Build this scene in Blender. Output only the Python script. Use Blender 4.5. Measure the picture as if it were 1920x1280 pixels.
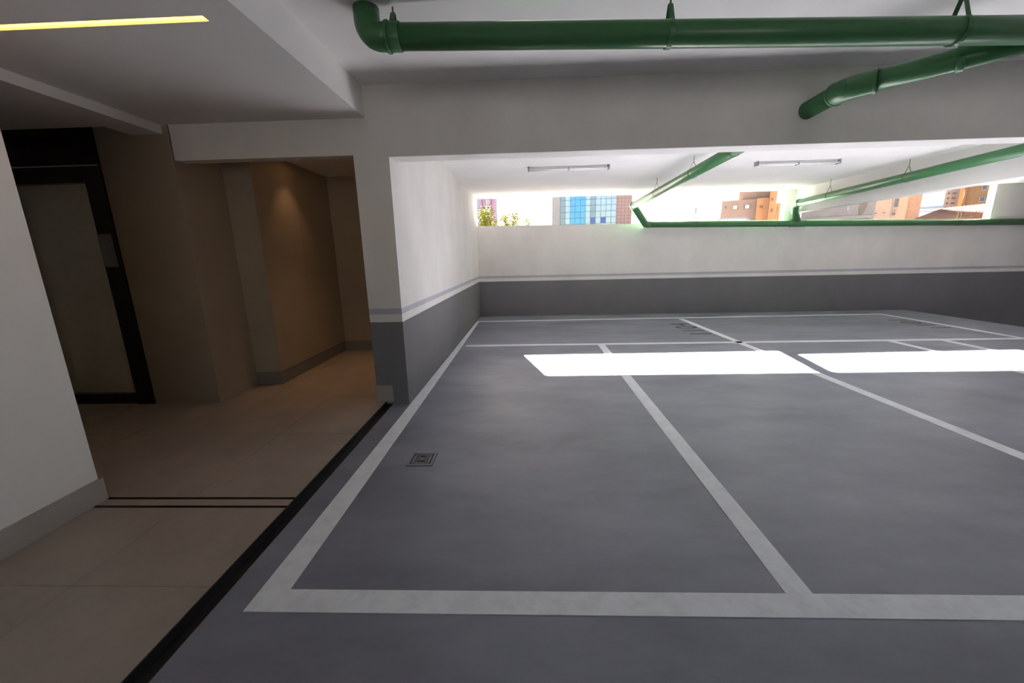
import bpy, math, random
from mathutils import Vector, Matrix

random.seed(7)
for o in list(bpy.data.objects):
    bpy.data.objects.remove(o)
scene = bpy.context.scene
COL = scene.collection

# ------------------------------------------------------------------ camera
F_PX, CX, CY = 730.1, 959.5, 640.0
YAW, PITCH, ROLL = -0.03594, -0.21792, -0.02202
EYE = Vector((0, 0, 1.5))
fwd = Vector((math.sin(YAW) * math.cos(PITCH), math.cos(YAW) * math.cos(PITCH), math.sin(PITCH)))
r0 = Vector((math.cos(YAW), -math.sin(YAW), 0))
u0 = r0.cross(fwd)
right = math.cos(ROLL) * r0 + math.sin(ROLL) * u0
up = -math.sin(ROLL) * r0 + math.cos(ROLL) * u0
cam_d = bpy.data.cameras.new('camera')
cam = bpy.data.objects.new('camera', cam_d)
COL.objects.link(cam)
m = Matrix((right, up, -fwd)).transposed().to_4x4()
m.translation = EYE
cam.matrix_world = m
cam_d.sensor_fit = 'HORIZONTAL'
cam_d.sensor_width = 36.0
cam_d.lens = F_PX / 1920.0 * 36.0
cam_d.shift_x = (960.0 - CX) / 1920.0
cam_d.clip_start = 0.02
cam_d.clip_end = 600
scene.camera = cam

# ------------------------------------------------------------------ sky, sun, exposure
SUN_DIR = Vector((-0.271, 1.0, 0.555)).normalized()      # towards the sun
SUN_STRENGTH = 64.0
SKY_STRENGTH = 0.07
EXPOSURE = 1.75
world = bpy.data.worlds.new('sky')
scene.world = world
world.use_nodes = True
nt = world.node_tree
nt.nodes.clear()
sky = nt.nodes.new('ShaderNodeTexSky')
sky.sky_type = 'NISHITA'
sky.sun_disc = False
sky.sun_elevation = math.asin(SUN_DIR.z)
sky.sun_rotation = math.atan2(SUN_DIR.x, SUN_DIR.y)
sky.air_density = 1.0
sky.dust_density = 1.2
bg = nt.nodes.new('ShaderNodeBackground')
bg.inputs['Strength'].default_value = SKY_STRENGTH
out = nt.nodes.new('ShaderNodeOutputWorld')
nt.links.new(sky.outputs[0], bg.inputs['Color'])
nt.links.new(bg.outputs[0], out.inputs['Surface'])

sun_d = bpy.data.lights.new('sun', 'SUN')
sun_d.energy = SUN_STRENGTH
sun_d.angle = math.radians(0.53)
sun_d.color = (1.0, 0.93, 0.855)
sun = bpy.data.objects.new('sun', sun_d)
COL.objects.link(sun)
sun.rotation_euler = (-SUN_DIR).to_track_quat('-Z', 'Y').to_euler()
sun.location = (0, 30, 30)

vs = scene.view_settings
vs.view_transform = 'Standard'
vs.look = 'None'
vs.exposure = EXPOSURE
vs.gamma = 1.0
vs.use_curve_mapping = False
scene.cycles.max_bounces = 10
scene.cycles.diffuse_bounces = 8
scene.cycles.glossy_bounces = 5
scene.cycles.caustics_reflective = False
scene.cycles.caustics_refractive = False
scene.cycles.sample_clamp_indirect = 8.0
scene.cycles.use_adaptive_sampling = True
scene.cycles.adaptive_threshold = 0.02


# ------------------------------------------------------------------ materials
def _mat(name):
    mt = bpy.data.materials.new(name)
    mt.use_nodes = True
    b = mt.node_tree.nodes['Principled BSDF']
    return mt, mt.node_tree, b


def pos(nt):
    g = nt.nodes.new('ShaderNodeNewGeometry')
    return g.outputs['Position']


def noise(nt, scale, detail=4, rough=0.55, vec=None, stretch=None):
    n = nt.nodes.new('ShaderNodeTexNoise')
    n.inputs['Scale'].default_value = scale
    n.inputs['Detail'].default_value = detail
    n.inputs['Roughness'].default_value = rough
    v = vec if vec is not None else pos(nt)
    if stretch:
        mp = nt.nodes.new('ShaderNodeMapping')
        mp.inputs['Scale'].default_value = stretch
        nt.links.new(v, mp.inputs['Vector'])
        v = mp.outputs[0]
    nt.links.new(v, n.inputs['Vector'])
    return n.outputs['Fac']


def ramp(nt, fac, stops, interp='LINEAR'):
    r = nt.nodes.new('ShaderNodeValToRGB')
    r.color_ramp.interpolation = interp
    el = r.color_ramp.elements
    while len(el) < len(stops):
        el.new(0.5)
    for e, (p, c) in zip(el, stops):
        e.position = p
        e.color = (*c, 1) if len(c) == 3 else c
    nt.links.new(fac, r.inputs['Fac'])
    return r.outputs['Color']


def bump(nt, bsdf, height, strength=0.1, dist=0.01):
    bp = nt.nodes.new('ShaderNodeBump')
    bp.inputs['Strength'].default_value = strength
    bp.inputs['Distance'].default_value = dist
    nt.links.new(height, bp.inputs['Height'])
    nt.links.new(bp.outputs['Normal'], bsdf.inputs['Normal'])


def simple(name, c, rough=0.7, metal=0.0, var=0.08, scale=6.0, spec=0.4, bmp=0.0, bscale=60):
    mt, nt, b = _mat(name)
    lo = tuple(x * (1 - var) for x in c)
    hi = tuple(min(1, x * (1 + var)) for x in c)
    f = noise(nt, scale)
    nt.links.new(ramp(nt, f, [(0.3, lo), (0.7, hi)]), b.inputs['Base Color'])
    b.inputs['Roughness'].default_value = rough
    b.inputs['Metallic'].default_value = metal
    b.inputs['Specular IOR Level'].default_value = spec
    if bmp:
        bump(nt, b, noise(nt, bscale, 3), bmp, 0.004)
    return mt


def emit(name, c, s):
    mt, nt, b = _mat(name)
    b.inputs['Base Color'].default_value = (*c, 1)
    b.inputs['Emission Color'].default_value = (*c, 1)
    b.inputs['Emission Strength'].default_value = s
    return mt


def painted_wall():
    """white plaster with a dark grey dado, a white gap and a pale grey stripe, by height"""
    mt, nt, b = _mat('painted_wall')
    sep = nt.nodes.new('ShaderNodeSeparateXYZ')
    nt.links.new(pos(nt), sep.inputs[0])
    z = sep.outputs['Z']
    dv = nt.nodes.new('ShaderNodeMath'); dv.operation = 'MULTIPLY_ADD'
    nt.links.new(z, dv.inputs[0]); dv.inputs[1].default_value = 0.2; dv.inputs[2].default_value = 0.4
    k = lambda q: q * 0.2 + 0.4
    W, G, S = (0.80, 0.77, 0.74), (0.20, 0.195, 0.20), (0.50, 0.50, 0.54)
    col = ramp(nt, dv.outputs[0], [(0, G), (k(0.868), W), (k(0.932), S), (k(0.990), W)], 'CONSTANT')
    mix = nt.nodes.new('ShaderNodeMix'); mix.data_type = 'RGBA'; mix.blend_type = 'MULTIPLY'
    mix.inputs['Factor'].default_value = 1.0
    nt.links.new(col, mix.inputs[6])
    v = ramp(nt, noise(nt, 1.7, 5, 0.6, stretch=(1, 1, 0.6)), [(0.25, (0.86, 0.86, 0.86)), (0.75, (1.0, 1.0, 1.0))])
    nt.links.new(v, mix.inputs[7])
    nt.links.new(mix.outputs[2], b.inputs['Base Color'])
    b.inputs['Roughness'].default_value = 0.8
    b.inputs['Specular IOR Level'].default_value = 0.25
    bump(nt, b, noise(nt, 45, 4, 0.7), 0.25, 0.006)
    return mt


def garage_floor():
    mt, nt, b = _mat('garage_floor')
    a = noise(nt, 0.9, 6, 0.62, stretch=(0.75, 1.6, 1))
    col = ramp(nt, a, [(0.25, (0.135, 0.143, 0.175)), (0.50, (0.222, 0.236, 0.282)), (0.74, (0.30, 0.315, 0.365))])
    s = noise(nt, 5.0, 6, 0.7, stretch=(0.5, 2.2, 1))
    sc = ramp(nt, s, [(0.2, (0.86, 0.86, 0.87)), (0.7, (1, 1, 1))])
    mix = nt.nodes.new('ShaderNodeMix'); mix.data_type = 'RGBA'; mix.blend_type = 'MULTIPLY'
    mix.inputs['Factor'].default_value = 0.7
    nt.links.new(col, mix.inputs[6]); nt.links.new(sc, mix.inputs[7])
    nt.links.new(mix.outputs[2], b.inputs['Base Color'])
    rr = nt.nodes.new('ShaderNodeMapRange')
    rr.inputs['To Min'].default_value = 0.31; rr.inputs['To Max'].default_value = 0.48
    rr.inputs['From Min'].default_value = 0.1; rr.inputs['From Max'].default_value = 0.9
    nt.links.new(noise(nt, 1.3, 5, 0.6, stretch=(0.7, 1.8, 1)), rr.inputs['Value'])
    nt.links.new(rr.outputs[0], b.inputs['Roughness'])
    b.inputs['Specular IOR Level'].default_value = 0.8
    bump(nt, b, noise(nt, 2.2, 4, 0.6), 0.12, 0.02)
    return mt


def line_paint():
    mt, nt, b = _mat('line_paint')
    c = ramp(nt, noise(nt, 9, 6, 0.7), [(0.25, (0.68, 0.71, 0.735)), (0.55, (0.82, 0.855, 0.88)), (0.8, (0.86, 0.895, 0.92))])
    nt.links.new(c, b.inputs['Base Color'])
    b.inputs['Roughness'].default_value = 0.45
    return mt


def tile_stone():
    mt, nt, b = _mat('lobby_tile')
    c = ramp(nt, noise(nt, 2.5, 7, 0.65), [(0.25, (0.30, 0.255, 0.21)), (0.6, (0.38, 0.32, 0.265)), (0.85, (0.43, 0.365, 0.305))])
    nt.links.new(c, b.inputs['Base Color'])
    b.inputs['Roughness'].default_value = 0.38
    return mt


def glass_pane(name, c, metal=0.85):
    mt, nt, b = _mat(name)
    v = ramp(nt, noise(nt, 0.35, 3), [(0.3, tuple(x * 0.8 for x in c)), (0.7, c)])
    nt.links.new(v, b.inputs['Base Color'])
    b.inputs['Metallic'].default_value = metal
    b.inputs['Roughness'].default_value = 0.06
    return mt


def gridded(name, c, line, sx, sz, w=0.05):
    """small ceramic facade tiles, too far off to tell apart"""
    mt, nt, b = _mat(name)
    br = nt.nodes.new('ShaderNodeTexBrick')
    mp = nt.nodes.new('ShaderNodeMapping')
    mp.inputs['Rotation'].default_value = (math.radians(90), 0, 0)
    nt.links.new(pos(nt), mp.inputs['Vector'])
    nt.links.new(mp.outputs[0], br.inputs['Vector'])
    br.offset = 0.0
    br.inputs['Color1'].default_value = (*c, 1)
    br.inputs['Color2'].default_value = (*[x * 0.93 for x in c], 1)
    br.inputs['Mortar'].default_value = (*line, 1)
    br.inputs['Scale'].default_value = 1.0
    br.inputs['Brick Width'].default_value = sx
    br.inputs['Row Height'].default_value = sz
    br.inputs['Mortar Size'].default_value = w
    nt.links.new(br.outputs['Color'], b.inputs['Base Color'])
    b.inputs['Roughness'].default_value = 0.6
    return mt


M = dict(
    wall=painted_wall(),
    plaster=simple('white_plaster', (0.80, 0.78, 0.76), 0.85, var=0.03, scale=2.0, spec=0.2, bmp=0.12, bscale=50),
    gypsum=simple('gypsum_board', (0.76, 0.74, 0.71), 0.8, var=0.02, scale=2.0, spec=0.2),
    floor=garage_floor(),
    line=line_paint(),
    number=simple('dark_floor_paint', (0.055, 0.055, 0.055), 0.6, var=0.3, scale=20),
    tile=tile_stone(),
    tile_dark=simple('skirting_stone', (0.20, 0.18, 0.16), 0.45, var=0.08, scale=3),
    tile_skirt=simple('pale_skirting_stone', (0.36, 0.33, 0.30), 0.45, var=0.06, scale=3),
    black=simple('black_granite', (0.012, 0.010, 0.010), 0.22, var=0.3, scale=8, spec=0.5),
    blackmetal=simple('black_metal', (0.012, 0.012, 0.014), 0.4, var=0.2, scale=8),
    brown=simple('brown_wall_panel', (0.36, 0.29, 0.215), 0.6, var=0.05, scale=2.0),
    steel=simple('brushed_steel', (0.86, 0.83, 0.72), 0.38, metal=0.5, var=0.06, scale=3),
    alu=simple('aluminium', (0.6, 0.6, 0.6), 0.3, metal=1.0, var=0.05),
    grate=simple('grate_metal', (0.27, 0.27, 0.275), 0.4, metal=0.3, var=0.15, scale=30),
    pit_shade=simple('drain_pit_shade', (0.01, 0.01, 0.01), 0.9, var=0.1),
    green=simple('green_pipe_paint', (0.058, 0.175, 0.072), 0.32, var=0.06, scale=5, spec=0.4),
    rust=simple('galvanised_hanger', (0.16, 0.12, 0.09), 0.5, metal=0.4, var=0.2, scale=20),
    tube=simple('fluorescent_tube', (0.82, 0.82, 0.80), 0.15, var=0.02, spec=0.6),
    fitting=simple('light_fitting', (0.8, 0.8, 0.78), 0.3, var=0.03),
    led=emit('warm_led', (1.0, 0.50, 0.08), 2.2),
    lamp=emit('warm_lamp', (1.0, 0.55, 0.22), 6.0),
)

# ------------------------------------------------------------------ mesh helpers
class MB:
    def __init__(self):
        self.v, self.f, self.s = [], [], []

    def add(self, vs, fs, smooth=False):
        k = len(self.v)
        self.v += [tuple(p) for p in vs]
        self.f += [tuple(i + k for i in q) for q in fs]
        self.s += [smooth] * len(fs)
        return self

    def box(self, x0, x1, y0, y1, z0, z1):
        vs = [(x0, y0, z0), (x1, y0, z0), (x1, y1, z0), (x0, y1, z0), (x0, y0, z1), (x1, y0, z1), (x1, y1, z1), (x0, y1, z1)]
        return self.add(vs, [(3, 2, 1, 0), (4, 5, 6, 7), (0, 1, 5, 4), (1, 2, 6, 5), (2, 3, 7, 6), (3, 0, 4, 7)])

    def prism(self, poly, z0, z1):
        """poly: ccw list of (x, y)"""
        n = len(poly)
        vs = [(x, y, z0) for x, y in poly] + [(x, y, z1) for x, y in poly]
        fs = [tuple(range(n - 1, -1, -1)), tuple(range(n, 2 * n))]
        fs += [(i, (i + 1) % n, n + (i + 1) % n, n + i) for i in range(n)]
        return self.add(vs, fs)

    def prism_y(self, poly, y0, y1):
        """poly: list of (x, z) ccw seen from -Y"""
        n = len(poly)
        vs = [(x, y0, z) for x, z in poly] + [(x, y1, z) for x, z in poly]
        fs = [tuple(range(n)), tuple(range(2 * n - 1, n - 1, -1))]
        fs += [(i, n + i, n + (i + 1) % n, (i + 1) % n) for i in range(n)]
        return self.add(vs, fs)

    def tube(self, path, rad, seg=24, cap=True):
        pts = [Vector(p) for p in path]
        rads = rad if isinstance(rad, (list, tuple)) else [rad] * len(pts)
        tang = []
        for i in range(len(pts)):
            a = pts[max(i - 1, 0)]
            b = pts[min(i + 1, len(pts) - 1)]
            tang.append((b - a).normalized())
        t = tang[0]
        ref = Vector((0, 0, 1)) if abs(t.z) < 0.9 else Vector((1, 0, 0))
        n = (ref - t * ref.dot(t)).normalized()
        vs, fs = [], []
        for i, p in enumerate(pts):
            t = tang[i]
            n = (n - t * n.dot(t)).normalized()
            bnm = t.cross(n)
            for k in range(seg):
                a = 2 * math.pi * k / seg
                vs.append(p + (n * math.cos(a) + bnm * math.sin(a)) * rads[i])
        for i in range(len(pts) - 1):
            for k in range(seg):
                k2 = (k + 1) % seg
                fs.append((i * seg + k, i * seg + k2, (i + 1) * seg + k2, (i + 1) * seg + k))
        self.add(vs, fs, True)
        if cap:
            k0 = len(self.v) - len(vs)
            self.f += [tuple(k0 + k for k in range(seg - 1, -1, -1)), tuple(k0 + (len(pts) - 1) * seg + k for k in range(seg))]
            self.s += [False, False]
        return self

    def build(self, name, mat, parent=None, bevel=0.0):
        me = bpy.data.meshes.new(name)
        me.from_pydata(self.v, [], self.f)
        me.validate()
        for p, s in zip(me.polygons, self.s):
            p.use_smooth = s
        me.materials.append(mat)
        me.update()
        o = bpy.data.objects.new(name, me)
        COL.objects.link(o)
        if parent is not None:
            o.parent = parent
        if bevel:
            bv = o.modifiers.new('bevel', 'BEVEL')
            bv.width = bevel
            bv.segments = 2
            bv.limit_method = 'ANGLE'
        return o


def tag(o, label, cat, group=None, kind=None):
    o['label'] = label
    if cat:
        o['category'] = cat
    if group:
        o['group'] = group
    if kind:
        o['kind'] = kind
    return o


def structure(name, mb, mat, label, cat, bevel=0.0):
    return tag(mb.build(name, mat, bevel=bevel), label, cat, kind='structure')


def thing(name, label, cat, group=None, kind=None):
    o = bpy.data.objects.new(name, None)
    o.empty_display_size = 0.1
    COL.objects.link(o)
    return tag(o, label, cat, group, kind)


def arc(p0, p1, p2, r, n=8):
    """points of a rounded corner at p1 between p0 and p2"""
    p0, p1, p2 = Vector(p0), Vector(p1), Vector(p2)
    a = (p0 - p1).normalized()
    b = (p2 - p1).normalized()
    half = a.angle(b) / 2
    d = r / math.tan(half)
    s, e = p1 + a * d, p1 + b * d
    c = p1 + (a + b).normalized() * (r / math.sin(half))
    out = []
    for i in range(n + 1):
        t = i / n
        q = (s - c).lerp(e - c, t)
        out.append(c + q.normalized() * r)
    return out


# ------------------------------------------------------------------ key planes (metres)
XR = 13.6                    # right end of the roof
YP, YP2 = 3.82, 4.035        # front and back face of the cross beam and pillar
YB, YB2 = 9.73, 9.88         # inner and outer face of the far parapet
ZSILL, ZFAR, ZNEAR, ZDROP, ZBEAM = 2.185, 2.84, 3.0, 2.736, 2.405
ZL = 0.03                    # lobby floor level

# ------------------------------------------------------------------ garage shell
floor = structure('floor', MB().box(-1.40, 9.22, -5.0, YB, -0.25, 0.0), M['floor'],
                  'grey painted concrete garage floor with white stall lines', 'floor')
structure('ramp', MB().add([(9.22, -5, -0.3), (13.4, -5, -0.3), (13.4, YB, -1.6), (9.22, YB, -1.6),
                            (9.22, -5, -0.5), (13.4, -5, -0.5), (13.4, YB, -1.8), (9.22, YB, -1.8)],
                           [(0, 1, 2, 3), (7, 6, 5, 4), (0, 4, 5, 1), (1, 5, 6, 2), (2, 6, 7, 3), (3, 7, 4, 0)]),
          M['floor'], 'grey ramp dropping away beyond the right edge of the garage floor', 'ramp')
structure('wall_left', MB().prism([(-1.558, YP), (-1.228, YP), (-1.125, YB2), (-1.558, YB2)], 0, 3.0), M['wall'],
          'white garage wall with grey dado, left of the stalls, ending in the pillar', 'wall')
structure('wall_back', MB().prism_y([(-1.558, -2.0), (13.6, -2.0), (13.6, ZFAR), (10.75, ZFAR), (10.75, 2.085), (-1.558, 2.205)], YB, YB2), M['wall'],  # full-height right end is added to shorten the sun patch
          'white parapet wall with dark grey dado under the long opening', 'wall')
_wb = [o for o in COL.objects if o.name == 'wall_back'][0]
MB().prism_y([(-1.558, -2.0), (13.6, -2.0), (13.6, 2.05), (-1.558, 2.20)], YB2, YB2 + 0.02).build('bounce_shield', simple('dark_bounce_shield', (0.05, 0.045, 0.045), 0.8), _wb)  # unseen dark slab, added to cut sun bounce onto the buildings outside
structure('wall_right', MB().box(13.4, 13.6, -5.2, YB, -2.0, 3.15), M['wall'], 'right hand garage wall beyond the ramp', 'wall')
structure('wall_rear', MB().box(-6.3, -1.3, -5.2, -5.0, -2.0, 3.15).box(3.4, 13.6, -5.2, -5.0, -2.0, 3.15).box(-1.3, 3.4, -5.2, -5.0, 2.5, 3.15),
          M['wall'], 'garage wall behind the viewer with an added opening for fill light', 'wall')  # unseen doorway, added so daylight fills the near end
structure('column', MB().box(6.08, 6.42, YB - 0.02, YB2, 2.12, ZFAR), M['plaster'],
          'short white column standing on the parapet in the long opening', 'column')
structure('ceiling', MB().box(-1.558, XR, -5.2, YP, ZNEAR, ZNEAR + 0.15), M['plaster'],
          'white plastered ceiling in front of the cross beam', 'ceiling')
structure('ceiling', MB().box(-1.558, XR, YP2, YB2, ZFAR, ZFAR + 0.3), M['plaster'],
          'white plastered ceiling over the far stalls behind the cross beam', 'ceiling')
structure('beam', MB().box(-1.228, XR, YP, YP2, ZBEAM, ZNEAR + 0.14), M['wall'],
          'deep white beam spanning the garage above the stalls', 'beam')
structure('beam', MB().box(6.30, 6.52, YP2, YB2, 2.33, ZFAR + 0.05), M['plaster'],
          'white beam running back to the parapet beside the right hand green pipe', 'beam')


# painted markings: thin paint films, children of the floor
def line_quad(p, name='painted_line'):
    o = MB().prism(p, 0.0005, 0.003).build(name, M['line'], floor)
    return o


line_quad([(-1.254, 1.372), (-1.111, 1.489), (-1.068, 8.90), (-1.125, 8.955)])                 # left edge of first stall
line_quad([(-1.254, 1.372), (9.1, 1.362), (9.1, 1.487), (-1.111, 1.489)][::1])                # front edge
line_quad([(1.143, 1.489), (1.262, 1.489), (1.331, 6.415), (1.214, 6.415)])
line_quad([(3.528, 1.487), (3.648, 1.487), (3.607, 8.90), (3.492, 8.90)])
line_quad([(5.900, 1.487), (6.02, 1.487), (6.018, 6.395), (5.900, 6.395)])
line_quad([(6.75, 1.487), (6.87, 1.487), (6.85, 6.395), (6.735, 6.395)])
line_quad([(-1.02, 6.415), (9.1, 6.38), (9.1, 6.495), (-1.02, 6.525)])                         # between the two rows
line_quad([(-1.125, 8.90), (8.16, 9.07), (8.22, 9.18), (-1.125, 9.01)])                        # back edge
line_quad([(8.05, 6.5), (8.15, 6.5), (8.22, 9.18), (8.11, 9.07)])                              # right edge


def floor_number(txt, x, y, size):
    cu = bpy.data.curves.new('stall_number', 'FONT')
    cu.body = txt
    cu.size = size
    cu.space_character = 1.12
    tmp = bpy.data.objects.new('tmp', cu)
    COL.objects.link(tmp)
    bpy.context.view_layer.update()
    dg = bpy.context.evaluated_depsgraph_get()
    me = bpy.data.meshes.new_from_object(tmp.evaluated_get(dg))
    bpy.data.objects.remove(tmp)
    me.materials.clear()
    me.materials.append(M['number'])
    o = bpy.data.objects.new('stall_number', me)
    COL.objects.link(o)
    o.parent = floor
    o.location = (x, y, 0.0035)
    o.rotation_euler = (0, 0, math.pi / 2)
    return o


n1 = floor_number('1104', 3.45, 7.02, 0.60)
n1['label'] = 'stall number 1104 painted on the floor'
n2 = floor_number('1101', 7.95, 7.28, 0.52)
n2['label'] = 'faint stall number painted beside the right line'

# ------------------------------------------------------------------ lobby on the left
lob = structure('floor', MB().box(-6.3, -1.468, -5.0, 6.4, -0.1, ZL - 0.004), M['tile_dark'],
                'beige stone tile floor of the lobby left of the black channel', 'floor')
ys = [-1.2, 0.13, 1.47, 2.055, None, 2.155, 3.05, 3.95, 4.85, 5.75, 6.3]
rows = [(-1.2, 0.13), (0.13, 1.47), (1.47, 2.05), (2.072, 2.135), (2.157, 3.06), (3.06, 3.96), (3.96, 4.86), (4.86, 5.76), (5.76, 6.3)]
xs = [-1.470, -2.14, -2.81, -3.48, -4.15, -4.82, -5.49, -6.2]
g = 0.0012
mesh_cache = {}
for (ya, yb) in rows:
    for xa, xb in zip(xs[1:], xs[:-1]):
        if ya >= 4.8 and xb < -3.2:
            continue
        k = (round(xb - xa, 3), round(yb - ya, 3))
        if k not in mesh_cache:
            w, d = k[0] / 2 - g, k[1] / 2 - g
            t = MB().box(-w, w, -d, d, 0, 0.006).build('floor_tile', M['tile'], lob)
            mesh_cache[k] = t.data
        else:
            t = bpy.data.objects.new('floor_tile', mesh_cache[k])
            COL.objects.link(t)
            t.parent = lob
        t.location = ((xa + xb) / 2, (ya + yb) / 2, ZL - 0.006)
for (ya, yb) in ((2.0512, 2.0708), (2.1362, 2.1558)):
    MB().box(-2.71, -1.470, ya, yb, ZL - 0.006, ZL - 0.0005).build('inlay_strip', M['black'], lob)['label'] = 'black inlay strip across the lobby tiles'

tr = structure('trim_1', MB().box(-1.462, -1.40, -5.0, 3.93, -0.12, -0.012), M['blackmetal'],
               'black channel between the lobby tiles and the garage floor', 'channel')
MB().box(-1.470, -1.462, -5.0, 3.93, -0.10, ZL + 0.002).build('edge_profile', M['blackmetal'], tr)
MB().box(-1.4035, -1.398, -5.0, 3.82, -0.10, 0.001).build('edge_profile', M['blackmetal'], tr)

structure('wall_lobby', MB().box(-2.95, -2.71, -5.0, 2.13, 0, ZDROP), M['gypsum'],
          'pale wall end at the far left edge, in front of the elevator', 'wall')
structure('baseboard_lobby', MB().prism([(-2.95, -5.0), (-2.693, -5.0), (-2.693, 2.147), (-2.95, 2.147)], ZL, 0.178), M['tile_skirt'],
          'grey stone skirting at the foot of the pale wall on the far left', 'baseboard', bevel=0.003)
structure('baseboard_pillar', MB().box(-1.562, -1.388, YP - 0.015, YP, ZL, 0.205), M['tile_skirt'],
          'short grey stone skirting at the foot of the pillar', 'baseboard', bevel=0.002)
structure('wall_outer', MB().box(-6.5, -6.3, -5.2, 6.4, 0, 3.15), M['gypsum'], 'closed wall on the far side of the lobby', 'wall')

# dropped gypsum ceiling with the slot for the light line
LX0, LX1, LY0, LY1 = -4.6, -1.638, 2.268, 2.316
dc = MB()
dc.box(-6.3, -1.42, -5.0, LY0, ZDROP, ZNEAR + 0.02)
dc.box(-6.3, -1.42, LY1, YP, ZDROP, ZNEAR + 0.02)
dc.box(LX1, -1.42, LY0, LY1, ZDROP, ZNEAR + 0.02)
dc.box(-6.3, LX0, LY0, LY1, ZDROP, ZNEAR + 0.02)
structure('ceiling', dc, M['gypsum'], 'dropped gypsum ceiling over the lobby with a warm light slot', 'ceiling')
ll = thing('linear_light', 'glowing warm light line recessed in the dropped lobby ceiling', 'light')
MB().box(LX0 + 0.001, LX1 - 0.001, LY0 + 0.001, LY1 - 0.001, ZDROP + 0.05, ZDROP + 0.10).build('housing', M['alu'], ll)
MB().box(LX0 + 0.002, LX1 - 0.012, LY0 + 0.003, LY1 - 0.003, ZDROP + 0.012, ZDROP + 0.05).build('diffuser', M['led'], ll)
sf = MB()
sf.prism([(-6.3, 2.13), (-3.32, 2.13), (-3.32, YP), (-3.62, YP), (-3.62, 3.575), (-6.3, 3.575)], 2.66, ZDROP)
structure('trim_2', sf, M['gypsum'], 'low stepped gypsum bulkhead under the dropped lobby ceiling by the elevator', 'bulkhead')

# wall plane with the elevator, brown panel, passage and header
structure('wall_header', MB().box(-3.25, -1.558, YP, YP + 0.13, 2.428, ZNEAR + 0.1), M['wall'],
          'grey header above the dark passage opening left of the pillar', 'wall')
bw = MB()
bw.box(-3.975, -3.262, YP, 4.44, 0.0, ZNEAR)
bw.box(-5.2, -3.975, YP, 4.44, 2.745, ZNEAR)
bw.box(-6.3, -5.13, YP, 4.44, 0.0, ZNEAR)
structure('wall_brown', bw, M['brown'], 'plain brown wall panel between the elevator and the passage', 'wall')
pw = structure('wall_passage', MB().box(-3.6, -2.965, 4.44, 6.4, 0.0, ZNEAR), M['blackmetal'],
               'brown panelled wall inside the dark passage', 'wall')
for (a, b_) in ((4.436, 5.258), (5.262, 6.148)):
    MB().box(-2.965, -2.948, a, b_, 0.19, 2.70).build('wall_panel', M['brown'], pw)
MB().box(-3.262, -2.948, 4.425, 4.436, 0.19, 2.70).build('wall_panel', M['brown'], pw)
structure('baseboard_passage', MB().prism([(-3.262, 4.43), (-2.952, 4.43), (-2.952, 6.14), (-2.972, 6.14), (-2.972, 4.445), (-3.262, 4.445)], ZL, 0.188),
          M['tile_dark'], 'dark skirting along the passage wall', 'baseboard')
structure('wall_end', MB().box(-2.96, -1.558, 6.15, 6.35, 0, ZNEAR), M['brown'], 'dark wall closing the far end of the passage', 'wall')
structure('baseboard_end', MB().box(-2.948, -1.56, 6.137, 6.15, ZL, 0.188), M['tile_dark'], 'dark skirting at the end of the passage', 'baseboard')
structure('ceiling', MB().box(-3.26, -1.558, YP + 0.13, 6.4, 2.705, ZNEAR), M['gypsum'], 'low ceiling inside the dark passage', 'ceiling')


def downlight(x, y, z, power, size, blend, label, aim=None):
    t = thing('downlight', label, 'light', 'recessed warm downlights in the passage')
    t.location = (x, y, z)
    rg = MB()
    n = 20
    vs, fs = [], []
    for k in range(n):
        a = 2 * math.pi * k / n
        for (r, h) in ((0.05, 0.0), (0.05, -0.006), (0.038, -0.006), (0.036, 0.0)):
            vs.append((r * math.cos(a), r * math.sin(a), h))
    for k in range(n):
        k2 = (k + 1) % n
        for j in range(4):
            fs.append((k * 4 + j, k2 * 4 + j, k2 * 4 + (j + 1) % 4, k * 4 + (j + 1) % 4))
    rg.add(vs, fs, True).build('ring', M['fitting'], t)
    MB().tube([(0, 0, -0.001), (0, 0, -0.004)], 0.036, 20).build('lamp_disc', M['lamp'], t)
    ld = bpy.data.lights.new('lamp', 'SPOT')
    ld.energy = power
    ld.color = (1.0, 0.58, 0.30)
    ld.spot_size = math.radians(size)
    ld.spot_blend = blend
    ld.shadow_soft_size = 0.03
    lo = bpy.data.objects.new('lamp', ld)
    COL.objects.link(lo)
    lo.parent = t
    lo.location = (0, 0, -0.012)
    if aim:
        lo.rotation_euler = Vector(aim).to_track_quat('-Z', 'Y').to_euler()
    return t


downlight(-2.66, 5.02, 2.705, 2.6, 75, 0.8, 'recessed downlight washing the panelled wall inside the passage', (-0.16, 0, -1))
downlight(-2.05, 4.85, 2.705, 12, 80, 0.9, 'recessed downlight over the passage floor behind the pillar')

# elevator entrance
dr = thing('door_1', 'steel elevator door in a black stone frame behind the pale wall', 'elevator door', kind='structure')
fr = MB()
fr.box(-4.15, -3.975, YP - 0.02, YP + 0.30, ZL, 2.745)
fr.box(-5.13, -4.97, YP - 0.02, YP + 0.30, ZL, 2.745)
fr.box(-4.97, -4.15, YP - 0.02, YP + 0.30, 2.26, 2.745)
fo = fr.build('door_frame', M['black'], dr)
MB().box(-4.97, -3.985, YP - 0.026, YP - 0.02, 2.402, 2.414).build('frame_glint', M['alu'], fo)  # bright strip stands in for light reflected off the frame edge
MB().box(-4.97, -4.15, YP - 0.0, YP + 0.30, ZL, 0.14).build('threshold', M['black'], dr)
MB().box(-4.97, -4.312, YP + 0.05, YP + 0.09, 0.14, 2.26).build('door_leaf', M['steel'], dr)
MB().box(-4.308, -4.15, YP + 0.04, YP + 0.08, 0.14, 2.26).build('door_leaf', M['steel'], dr)
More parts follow.
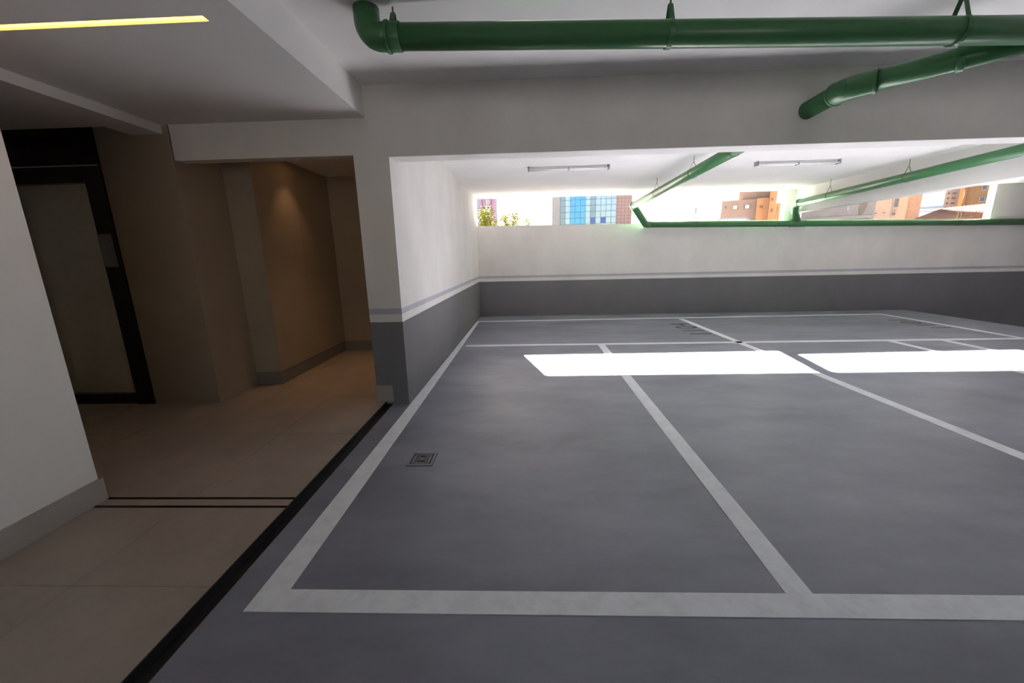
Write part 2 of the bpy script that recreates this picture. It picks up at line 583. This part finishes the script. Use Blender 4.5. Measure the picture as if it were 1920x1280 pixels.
cp = MB().box(-4.148, -4.012, YP - 0.027, YP - 0.02, 1.47, 1.785).build('call_panel', M['grate'], fo)
structure('wall_shaft', MB().box(-5.2, -3.9, YP + 0.31, 4.44, 0, 2.745), M['blackmetal'], 'dark shaft wall behind the elevator door', 'wall')

# ------------------------------------------------------------------ green pipes
R = 0.072


def coupling(parent, a, b, r=R * 1.14, name='coupling'):
    MB().tube([a, b], r, 28).build(name, M['green'], parent, bevel=0.004)


def hanger(parent, c, axis, ztop, r=R, wide=False, rod=0.004):
    """strap round the pipe, two legs up to an eye and a rod to the ceiling"""
    c = Vector(c)
    ax = Vector(axis).normalized()
    side = ax.cross(Vector((0, 0, 1))).normalized()
    upv = Vector((0, 0, 1))
    w = 0.014 if wide else 0.006
    h = MB()
    top = c + upv * (r + (ztop - c.z - r) * (0.62 if wide else 0.45))
    n = 20
    ring = []
    for k in range(n + 1):
        a = math.radians(-230 + 280 * k / n)      # open at the top
        ring.append(c + (side * math.cos(a) + upv * math.sin(a)) * (r + 0.003))
    ring = [top + side * -0.006] + ring + [top + side * 0.006]
    # flat band along the axis
    vs, fs = [], []
    for p in ring:
        d = (p - c)
        nrm = d.normalized()
        vs += [p - ax * w, p + ax * w, p + ax * w + nrm * 0.003, p - ax * w + nrm * 0.003]
    for i in range(len(ring) - 1):
        for j in range(4):
            fs.append((i * 4 + j, i * 4 + (j + 1) % 4, i * 4 + 4 + (j + 1) % 4, i * 4 + 4 + j))
    h.add(vs, fs)
    o = h.build('hanger', M['green'] if wide else M['rust'], parent)
    MB().tube([top - upv * 0.008, top + upv * 0.3 * (ztop - top.z), Vector((c.x, c.y, ztop))], rod, 8).build('rod', M['rust'], o)
    return o


# near pipe under the front ceiling
YN = 2.75
zn = lambda x: 2.818 - 0.027 * x
p1 = thing('drain_pipe', 'thick dark green pipe hung across the top, under the front ceiling', 'pipe', 'green drain pipes')
MB().tube([(-0.80, YN, zn(-0.80)), (4.6, YN, zn(4.6))], R, 32).build('pipe', M['green'], p1)
el = arc((-0.95, YN, 3.0), (-0.95, YN, zn(-0.95)), (-0.6, YN, zn(-0.6)), 0.085, 10)
MB().tube([(-0.95, YN, 2.999)] + el + [(-0.78, YN, zn(-0.78))], R * 1.08, 32).build('elbow', M['green'], p1)
coupling(p1, (-0.835, YN, zn(-0.835)), (-0.815, YN, zn(-0.815)), R * 1.22)
coupling(p1, (-0.815, YN, zn(-0.815)), (-0.745, YN, zn(-0.745)), R * 1.1)
for hx in (-0.785, 0.90, 2.60, 4.3):
    hanger(p1, (hx, YN, zn(hx)), (1, 0, -0.027), 3.0, wide=True, rod=0.006)

# pipe through the beam and on to the parapet
p2 = thing('drain_pipe', 'green pipe passing through the deep beam and back to the parapet', 'pipe', 'green drain pipes')
X2 = 2.475
z2 = lambda y: 2.684 - 0.0255 * (y - 3.4)
y_join = 3.25
pj = Vector((3.20, YN, zn(3.20) - 0.01))
pe = Vector((X2, 3.40, z2(3.40)))
MB().tube([pj, pe], R, 32).build('branch_pipe', M['green'], p2)
d = (pj - pe).normalized()
MB().tube([pe + d * 0.165, pe + d * 0.15] + arc(pe + d * 0.4, pe, pe + Vector((0, 0.4, -0.01)), 0.16, 8) + [(X2, 3.50, z2(3.50)), (X2, 3.515, z2(3.515))], R * 1.13, 32).build('elbow', M['green'], p2)
coupling(p2, pe + d * 0.155, pe + d * 0.175, R * 1.22)
coupling(p2, (X2, 3.49, z2(3.49)), (X2, 3.505, z2(3.505)), R * 1.2)
coupling(p2, pe + d * 0.56, pe + d * 0.60, R * 1.16)
MB().tube([(X2, 3.45, z2(3.45)), (X2, 9.30, z2(9.30))], R, 32).build('pipe', M['green'], p2)
coupling(p2, (X2, 9.26, z2(9.26)), (X2, 9.34, z2(9.34)), R * 1.16)
for hy in (7.75, 6.15, 5.0):
    hanger(p2, (X2, hy, z2(hy)), (0, 1, -0.025), ZFAR)

# pipe along the top of the parapet
p3 = thing('drain_pipe', 'long green pipe along the top of the parapet wall', 'pipe', 'green drain pipes')
YW = 9.62
z3 = lambda x: 2.135 - 0.017 * (x - 3.0)
bend = [(X2, 9.33, z2(9.33))]
low = Vector((2.86, YW, z3(2.86)))
a0 = Vector((X2 + 0.01, 9.36, z2(9.36)))
MB().tube([a0 + Vector((-0.02, -0.02, 0.05)), a0] + arc(a0, low, low + Vector((0.6, 0, -0.01)), 0.10, 6) + [low + Vector((0.12, 0, -0.002))], R * 1.06, 28).build('elbow', M['green'], p3)
MB().tube([low + Vector((0.08, 0, -0.0014)), (13.2, YW, z3(13.2))], R, 28).build('pipe', M['green'], p3)
coupling(p3, (6.17, YW, z3(6.17)), (6.52, YW, z3(6.52)), R * 1.13, 'tee')
for hx in (4.0, 5.85, 9.95):
    hanger(p3, (hx, YW, z3(hx)), (1, 0, -0.017), ZFAR, rod=0.003)

# pipe beside the right-hand beam
p4 = thing('drain_pipe', 'bright green pipe running back beside the right hand beam', 'pipe', 'green drain pipes')
X4 = 6.10
z4 = lambda y: 2.495 + 0.032 * (9.27 - y)
MB().tube([(X4, 9.30, z4(9.30)), (X4, 4.04, z4(4.04))], R, 28).build('pipe', M['green'], p4)
e4 = Vector((X4 + 0.0, 9.36, z4(9.36)))
MB().tube([(X4, 9.27, z4(9.27)), (X4, 9.31, z4(9.31))] + [(X4 + 0.015, 9.40, 2.44), (X4 + 0.08, 9.50, 2.33), (X4 + 0.18, 9.58, 2.20), (X4 + 0.24, YW, 2.13)], R * 1.05, 28).build('elbow', M['green'], p4)
coupling(p4, (X4, 9.24, z4(9.24)), (X4, 9.31, z4(9.31)), R * 1.14)
for hy in (8.42, 6.80, 5.2):
    hanger(p4, (X4, hy, z4(hy)), (0, 1, 0), ZFAR)


# ------------------------------------------------------------------ fluorescent fittings
def batten(x0, x1, y, label):
    t = thing('ceiling_light', label, 'light', 'twin tube fittings on the far ceiling')
    t.location = ((x0 + x1) / 2, y, ZFAR)
    L = (x1 - x0) / 2
    MB().box(-L + 0.03, L - 0.03, -0.02, 0.02, -0.03, 0).build('batten_body', M['fitting'], t, bevel=0.003)
    for s in (-1, 1):
        MB().tube([(-L + 0.015, s * 0.032, -0.048), (L - 0.015, s * 0.032, -0.048)], 0.013, 14).build('lamp_tube', M['tube'], t)
        MB().box(s * (L - 0.01) - 0.012, s * (L - 0.01) + 0.012, -0.05, 0.05, -0.066, 0).build('end_cap', M['grate'], t, bevel=0.003)
    MB().box(-0.008, 0.008, -0.048, 0.048, -0.064, -0.028).build('tube_clip', M['grate'], t)
    return t


batten(0.08, 1.345, 6.56, 'twin tube ceiling light above the first stall, nearer the left wall')
batten(3.64, 4.90, 6.66, 'twin tube ceiling light between the two sloping green pipes')

# ------------------------------------------------------------------ floor drain
fd = thing('floor_drain', 'small square metal drain grate set in the garage floor', 'drain')
fd.location = (-0.797, 2.675, 0)
W = 0.095
f = MB()
for (x0, x1, y0, y1) in ((-W, W, -W, -W + 0.018), (-W, W, W - 0.018, W), (-W, -W + 0.018, -W + 0.018, W - 0.018), (W - 0.018, W, -W + 0.018, W - 0.018)):
    f.box(x0, x1, y0, y1, 0.0005, 0.006)
f.build('frame', M['grate'], fd)
MB().box(-W - 0.004, W + 0.004, -W - 0.004, W + 0.004, 0.0003, 0.0012).build('pit_shade', M['pit_shade'], fd)  # black sheet on the floor paints the shade below the grate
inner = W - 0.03
gp = MB()
for (x0, x1, y0, y1) in ((-inner, inner, -inner, -inner + 0.008), (-inner, inner, inner - 0.008, inner), (-inner, -inner + 0.008, -inner, inner), (inner - 0.008, inner, -inner, inner)):
    gp.box(x0 - 0.004, x1 + 0.004, y0 - 0.002, y1 + 0.002, 0.0015, 0.0055)
gp.build('grate_rim', M['grate'], fd)
MB().box(-0.012, 0.012, -0.012, 0.012, 0.0015, 0.0055).build('grate_hub', M['grate'], fd)
for s in (-1, 1):
    MB().add([(s * 0.006 - 0.003, -0.006, 0.0015), (s * 0.006 + 0.003, -0.006, 0.0015), (s * inner + 0.003, -inner, 0.0015), (s * inner - 0.003, -inner, 0.0015),
              (s * 0.006 - 0.003, -0.006, 0.0055), (s * 0.006 + 0.003, -0.006, 0.0055), (s * inner + 0.003, -inner, 0.0055), (s * inner - 0.003, -inner, 0.0055)],
             [(0, 1, 2, 3), (4, 7, 6, 5), (0, 4, 5, 1), (1, 5, 6, 2), (2, 6, 7, 3), (3, 7, 4, 0)]).build('grate_diagonal', M['grate'], fd)
    MB().add([(s * 0.006 - 0.003, 0.006, 0.0015), (s * 0.006 + 0.003, 0.006, 0.0015), (s * inner + 0.003, inner, 0.0015), (s * inner - 0.003, inner, 0.0015),
              (s * 0.006 - 0.003, 0.006, 0.0055), (s * 0.006 + 0.003, 0.006, 0.0055), (s * inner + 0.003, inner, 0.0055), (s * inner - 0.003, inner, 0.0055)],
             [(3, 2, 1, 0), (5, 6, 7, 4), (1, 5, 4, 0), (2, 6, 5, 1), (3, 7, 6, 2), (0, 4, 7, 3)]).build('grate_diagonal', M['grate'], fd)
for k in range(-2, 3):
    q = k * 0.0145
    lo = max(0.012, abs(q) + 0.004)
    for s in (-1, 1):
        a, b_ = sorted((s * lo, s * inner))
        MB().box(q - 0.0022, q + 0.0022, a, b_, 0.0015, 0.0052).build('grate_bar', M['grate'], fd)
        MB().box(a, b_, q - 0.0022, q + 0.0022, 0.0015, 0.0052).build('grate_bar', M['grate'], fd)

# ------------------------------------------------------------------ outside the opening
def out_y(px, py, y):
    """world point on the plane Y=y behind a pixel: used to lay out far buildings at their true size"""
    dvec = right * ((px - CX) / F_PX) - up * ((py - CY) / F_PX) + fwd
    return EYE + dvec * (y / dvec.y)


structure('ground', MB().box(-150, 170, -150, 220, -2.2, -2.0), simple('street', (0.075, 0.075, 0.075), 0.9),
          'pale paved ground outside the garage', 'ground')


def facade_box(name, mat, x0, x1, y, z1, depth, parent, z0=-1.0):
    return MB().box(x0, x1, y, y + depth, z0, z1).build(name, mat, parent)


def window(parent, x0, x1, z0, z1, y, glass, frame):
    w = MB()
    t = min(0.12, (x1 - x0) * 0.12)
    w.box(x0, x1, y - 0.10, y - 0.01, z0, z0 + t).box(x0, x1, y - 0.10, y - 0.01, z1 - t, z1)
    w.box(x0, x0 + t, y - 0.10, y - 0.01, z0 + t, z1 - t).box(x1 - t, x1, y - 0.10, y - 0.01, z0 + t, z1 - t)
    o = w.build('window', frame, parent)
    MB().box(x0 + t, x1 - t, y - 0.05, y - 0.01, z0 + t, z1 - t).build('pane', glass, o)
    return o


lilac = simple('lilac_render', (0.27, 0.24, 0.33), 0.8)
redpier = simple('red_pier', (0.42, 0.14, 0.17), 0.7)
wglass = simple('dull_window_glass', (0.16, 0.18, 0.24), 0.15)
wpale = simple('pale_window_glass', (0.72, 0.74, 0.80), 0.3)
whitep = simple('white_facade', (0.66, 0.65, 0.66), 0.8)
creamp = simple('cream_facade', (0.46, 0.41, 0.37), 0.8)
beige = simple('beige_facade', (0.29, 0.22, 0.18), 0.85)
orange = simple('orange_facade', (0.40, 0.22, 0.11), 0.85)
violet = simple('violet_facade', (0.40, 0.36, 0.52), 0.85)  # violet wall colour of the narrow side wing
greyst = simple('grey_stone_facade', (0.47, 0.43, 0.41), 0.85)
blueroof = simple('blue_roof_sheet', (0.24, 0.32, 0.42), 0.5)
terra = simple('terracotta_tile', (0.56, 0.27, 0.16), 0.8, var=0.15, scale=3)
leafm = simple('yellow_green_leaf', (0.21, 0.21, 0.03), 0.6, var=0.3, scale=4)
bark = simple('bark', (0.12, 0.09, 0.07), 0.9)

class Fac:
    """a far building turned to its own street: local x along its front, local y into its depth"""
    def __init__(self, name, label, cat, px0, px1, dist):
        c = out_y((px0 + px1) / 2, 395, 1.0) - EYE
        self.th = math.atan2(c.x, c.y)
        self.n = Vector((math.sin(self.th), math.cos(self.th), 0))
        self.e = Vector((math.cos(self.th), -math.sin(self.th), 0))
        self.o = Vector((0, 0, 0)) + self.n * dist
        self.dist = dist
        self.t = thing(name, label, cat)
        self.t.location = self.o + Vector((0, 0, -2.0))
        self.t.rotation_euler = (0, 0, -self.th)

    def hit(self, px, py, dy=0.0):
        dv = right * ((px - CX) / F_PX) - up * ((py - CY) / F_PX) + fwd
        return EYE + dv * ((self.dist + dy) / dv.dot(self.n))

    def x(self, px, py=392, dy=0.0):
        return (self.hit(px, py, dy) - self.o).dot(self.e)

    def z(self, px, py, dy=0.0):
        return self.hit(px, py, dy).z + 2.0

    def box(self, name, mat, px0, px1, py_top, y0, y1, z0=0.0, ztop=None, parent=None):
        zt = ztop if ztop is not None else self.z((px0 + px1) / 2, py_top, y0)
        return MB().box(self.x(px0, dy=y0), self.x(px1, dy=y0), y0, y1, z0, zt).build(name, mat, parent or self.t)

    def win(self, px0, px1, py0, py1, glass, frame, y=0.0):
        return window(self.t, self.x(px0, dy=y), self.x(px1, dy=y), self.z(px0, py1, y), self.z(px0, py0, y), y, glass, frame)


# lilac tower, far left of the opening
f = Fac('tower_block', 'pale lilac tower with red piers behind the tree', 'building', 884, 932, 80)
f.box('wall', lilac, 884, 932, 0, 0, 12, ztop=27)
for px0, px1 in ((906, 909), (922.5, 925)):
    f.box('pier', redpier, px0, px1, 0, -0.35, 0, ztop=27)
for row in range(6):
    py = 379 + (row - 1) * 9.3
    f.win(911.5, 918.5, py - 2.2, py + 2.2, wglass, whitep)

# glass-fronted block
f = Fac('glass_building', 'office block with mirrored blue glass front between stone and pink tiled piers', 'building', 1035, 1184, 40)
f.box('stone_pier', greyst, 1035, 1050, 0, 0, 10, ztop=21)
pk = f.box('tiled_pier', gridded('pink_facade_tile', (0.56, 0.36, 0.31), (0.34, 0.20, 0.17), 0.33, 0.31, 0.02), 1156, 1184.5, 0, 0, 10, ztop=21)
gx0, gx1 = f.x(1050), f.x(1156)
MB().box(gx0, gx1, 0.3, 9.6, 0, 21).build('core_wall', greyst, f.t)
panes = [glass_pane('mirror_glass_blue', (0.22, 0.55, 0.84)), glass_pane('glass_reflection_pale', (0.66, 0.72, 0.76), 0.7),  # pale and grey tints paint reflections into the panes
         glass_pane('glass_reflection_grey', (0.42, 0.46, 0.48), 0.7), simple('blue_spandrel', (0.10, 0.20, 0.50), 0.3)]
ncol, rowh = 11, 0.56
cw = (gx1 - gx0) / ncol
zbase = f.z(1100, 419) - 2 * rowh
pane_me = {}
for c in range(ncol):
    for rr in range(13):
        k = 0 if c in (2, 3, 4) else (2 if c in (0, 6) else 1)
        if c in (6, 8) and rr == 2:
            k = 3
        if k not in pane_me:
            o = MB().box(-cw / 2 + 0.02, cw / 2 - 0.02, 0.18, 0.24, 0.02, rowh - 0.02).build('glass_pane', panes[k], f.t)
            pane_me[k] = o.data
        else:
            o = bpy.data.objects.new('glass_pane', pane_me[k])
            COL.objects.link(o)
            o.parent = f.t
        o.location = (gx0 + (c + 0.5) * cw, 0, zbase + rr * rowh)
mul = simple('mullion', (0.20, 0.22, 0.23), 0.4)
for c in range(ncol + 1):
    MB().box(gx0 + c * cw - 0.018, gx0 + c * cw + 0.018, 0.14, 0.3, zbase, zbase + 13 * rowh).build('mullion', mul, f.t)
for rr in range(14):
    MB().box(gx0, gx1, 0.15, 0.3, zbase + rr * rowh - 0.018, zbase + rr * rowh + 0.018).build('transom', mul, f.t)

# beige block with stepped top
f = Fac('stepped_block', 'stepped beige and orange apartment block in the middle of the opening', 'building', 1346, 1464, 60)
f.box('side_wing', violet, 1346.5, 1355, 393, 1.0, 7)
f.box('wall', beige, 1353, 1419, 375, 0, 9)
f.box('upper_wall', beige, 1383.5, 1442, 330, 0.5, 8)
f.box('orange_wall', orange, 1418, 1442, 371, -0.5, 7)
f.box('stair_tower', orange, 1441, 1454, 330, -0.8, 6)
f.box('orange_wing', orange, 1454, 1464, 381, -0.3, 5)
for (a, b_, c, d_) in ((1373.5, 1382.5, 385, 393), (1396, 1405, 383.5, 392), (1360, 1361.8, 386, 391)):
    f.win(a, b_, c, d_, wpale if b_ - a > 4 else wglass, beige)
for (a, b_, c, d_, yy) in ((1424.5, 1426, 385, 390, -0.5), (1428, 1430, 384, 390.5, -0.5), (1446, 1447.5, 371, 376, -0.8), (1447, 1448.5, 391, 397, -0.8)):
    f.win(a, b_, c, d_, wglass, orange, yy)

# narrow pink tower and grey tank beside the column
f = Fac('narrow_tower', 'narrow pale pink tower just left of the white column', 'building', 1475, 1490, 70)
f.box('wall', simple('pink_facade', (0.50, 0.36, 0.35), 0.8), 1475, 1490, 0, 0, 6, ztop=21)
for k in range(4):
    f.win(1476, 1478.2, 366 + k * 13, 371 + k * 13, wglass, whitep)
f = Fac('rooftop_tank', 'dark grey rooftop box beside the narrow pink tower', 'tank', 1468.5, 1475.5, 50)
zt_ = f.z(1472, 406)
f.box('body', simple('tank_grey', (0.16, 0.15, 0.20), 0.6), 1468.5, 1475.5, 392, 0, 1.5, z0=zt_)
f.box('stand', greyst, 1468.8, 1475.2, 0, 0.1, 1.4, ztop=zt_)

# low white canopy roof in front of the beige block
f = Fac('canopy', 'low white canopy roof in front of the beige apartment block', 'canopy', 1346, 1407, 35)
pr = [(f.x(px, py), f.z(px, py)) for px, py in ((1346, 413), (1354, 407.5), (1399, 406.5), (1407, 412))]
MB().prism_y([(x, z - 0.10) for x, z in pr] + pr[::-1], 0, 6).build('roof_sheet', whitep, f.t)
for i, s in ((0, 1), (3, -1)):
    MB().box(min(pr[i][0] + s * 0.05, pr[i][0] + s * 0.15), max(pr[i][0] + s * 0.05, pr[i][0] + s * 0.15), 0.2, 0.3, 0, pr[i][1] - 0.02).build('post', greyst, f.t)

# white outbuilding just behind the column
f = Fac('white_outbuilding', 'white outbuilding with a dark leaf shaped recess right of the column', 'building', 1506, 1640, 18)
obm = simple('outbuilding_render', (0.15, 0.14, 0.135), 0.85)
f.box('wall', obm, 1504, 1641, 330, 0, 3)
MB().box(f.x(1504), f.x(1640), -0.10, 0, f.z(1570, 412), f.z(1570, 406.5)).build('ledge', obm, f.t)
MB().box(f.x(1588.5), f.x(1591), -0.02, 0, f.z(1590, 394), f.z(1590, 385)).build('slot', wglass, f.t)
leaf = [(1611.5, 407.2), (1614, 405), (1620, 397), (1625, 388), (1628.5, 378), (1614.5, 380), (1612, 390), (1610.3, 402)]
MB().prism_y([(f.x(a, b_), f.z(a, b_)) for a, b_ in leaf], -0.02, -0.001).build('recess', simple('recess_shade', (0.09, 0.075, 0.06), 0.7), f.t)  # flat dark panel paints the shade of a recess that isn't cut
MB().tube([(f.x(a), -0.04, f.z(a, b_)) for a, b_ in ((1629, 410), (1632, 406), (1636, 402.5))], 0.03, 8).build('vent_pipe', wglass, f.t)

# cream block, blue roof, white block, orange block, tiled roof on the right
f = Fac('cream_block', 'cream apartment block with grey balcony openings right of the outbuilding', 'building', 1630, 1724, 55)
f.box('wall', creamp, 1630, 1700, 0, 0, 8, ztop=14)
f.box('wing', simple('pale_pink_facade', (0.42, 0.36, 0.33), 0.8), 1700, 1725, 0, 0.6, 7, ztop=14)
for (a, b_, c, d_) in ((1673.5, 1684, 372, 389.5), (1656.5, 1662, 397.5, 400), (1641, 1646, 398.5, 401), (1672, 1681, 393, 396), (1672, 1681, 397.5, 404.5), (1661.5, 1667, 371.5, 374)):
    f.win(a, b_, c, d_, wglass, greyst)
f = Fac('blue_roofed_shed', 'long low white building with a blue sheet roof', 'building', 1724, 1772, 76)
f.box('wall', whitep, 1724, 1772, 390.5, 0, 9)
zt = f.z(1748, 390.5)
x0_, x1_ = f.x(1723), f.x(1773)
MB().add([(x0_, -0.3, zt), (x1_, -0.3, zt), (x1_, 6, zt + 0.35), (x0_, 6, zt + 0.35),
          (x0_, -0.3, zt + 0.25), (x1_, -0.3, zt + 0.25), (x1_, 6, zt + 0.6), (x0_, 6, zt + 0.6)],
         [(3, 2, 1, 0), (4, 5, 6, 7), (0, 1, 5, 4), (1, 2, 6, 5), (2, 3, 7, 6), (3, 0, 4, 7)]).build('roof', blueroof, f.t)
MB().box(f.x(1724), f.x(1772), -0.06, 0, f.z(1748, 396.5), f.z(1748, 395)).build('cornice', blueroof, f.t)
f = Fac('white_block', 'white apartment block with small windows left of the orange block', 'building', 1767, 1796, 58)
f.box('wall', whitep, 1767, 1796, 0, 0, 8, ztop=17)
for pz in (354, 363, 372, 381.5, 390):
    for (a, b_) in ((1771, 1775), (1779.5, 1788)):
        f.win(a, b_, pz - 1.6, pz + 1.6, wglass, greyst)
f = Fac('orange_block', 'orange rendered block at the right end of the opening', 'building', 1793, 1990, 50)
f.box('wall', orange, 1793, 1990, 0, 0, 8, ztop=14)
f.box('pilaster', orange, 1803, 1806, 0, -0.25, 0, ztop=14)
for a in (1832, 1866, 1900):
    for pz in (352, 374):
        f.win(a, a + 11, pz - 5, pz + 5, wglass, creamp)

f = Fac('tiled_roof_house', 'house with a ribbed terracotta tile roof at the right end of the opening', 'house', 1700, 2000, 26)
RD = 1.6
ra = Vector((f.x(1698, 418), 0, f.z(1740, 418)))
rb = Vector((f.x(1768, 394, RD), RD, f.z(1768, 394, RD)))
rc = Vector((f.x(1990, 386, RD), RD, f.z(1990, 372, RD)))
rd_ = Vector((f.x(1990, 412), 0, ra.z + 0.25))
dn = Vector((0, 0, -0.12))
MB().add([ra + dn, rd_ + dn, rc + dn, rb + dn, ra, rd_, rc, rb],
         [(3, 2, 1, 0), (4, 5, 6, 7), (0, 1, 5, 4), (1, 2, 6, 5), (2, 3, 7, 6), (3, 0, 4, 7)]).build('roof_deck', terra, f.t)
MB().prism([(ra.x + 0.3, 0.3), (rd_.x, 0.3), (rc.x, RD), (rb.x + 0.3, RD)], 0, ra.z - 0.12).build('wall', creamp, f.t)
nrib = 30
for k in range(nrib):
    a = ra.lerp(rd_, k / nrib) + Vector((0, -0.05, 0.02))
    b_ = rb.lerp(rc, k / nrib) + Vector((0, 0, 0.02))
    MB().tube([a, b_], 0.085, 8).build('roof_tile_row', terra, f.t)

# tree tops rising over the parapet on the left
def tree(base, h, crown_r, n, label, seed):
    rnd = random.Random(seed)
    t = thing('tree', label, 'tree', 'trees over the parapet')
    t.location = base
    tr = MB()
    tr.tube([(0, 0, 0), (0.05, 0.02, h * 0.35), (-0.04, 0, h * 0.62)], [0.10, 0.075, 0.05], 8)
    tips = []
    for k in range(11):
        a = rnd.uniform(0, 2 * math.pi)
        z0 = h * rnd.uniform(0.45, 0.62)
        ln = crown_r * rnd.uniform(0.55, 1.0)
        e = Vector((math.cos(a) * ln, math.sin(a) * ln, z0 + (h - z0) * rnd.uniform(0.35, 1.0)))
        mid = Vector((e.x * 0.45, e.y * 0.45, z0 + (e.z - z0) * 0.6))
        tr.tube([(0, 0, z0), mid, e], [0.035, 0.024, 0.012], 6)
        tips += [mid.lerp(e, s) for s in (0.2, 0.5, 0.8, 1.0)]
    tr.build('trunk', bark, t)
    lf = MB()
    for k in range(n):
        c = rnd.choice(tips) + Vector((rnd.gauss(0, 0.17), rnd.gauss(0, 0.17), rnd.gauss(0, 0.13)))
        ax = Vector((rnd.uniform(-1, 1), rnd.uniform(-1, 1), rnd.uniform(-1, 1))).normalized()
        sd = ax.orthogonal().normalized()
        L, w = rnd.uniform(0.05, 0.09), rnd.uniform(0.018, 0.032)
        nn = ax.cross(sd) * 0.008
        lf.add([c - ax * L, c + sd * w + nn, c + ax * L, c - sd * w + nn], [(0, 1, 2), (0, 2, 3)])
    o = lf.build('foliage', leafm, t)
    o['kind'] = 'stuff'
    return t


tree((-1.65, 22, -2.0), 5.95, 1.05, 3600, 'leafy yellow green tree in front of the lilac tower', 3)
tree((-0.55, 26, -2.0), 6.2, 1.15, 3600, 'lower yellow green tree right of the lilac tower', 9)
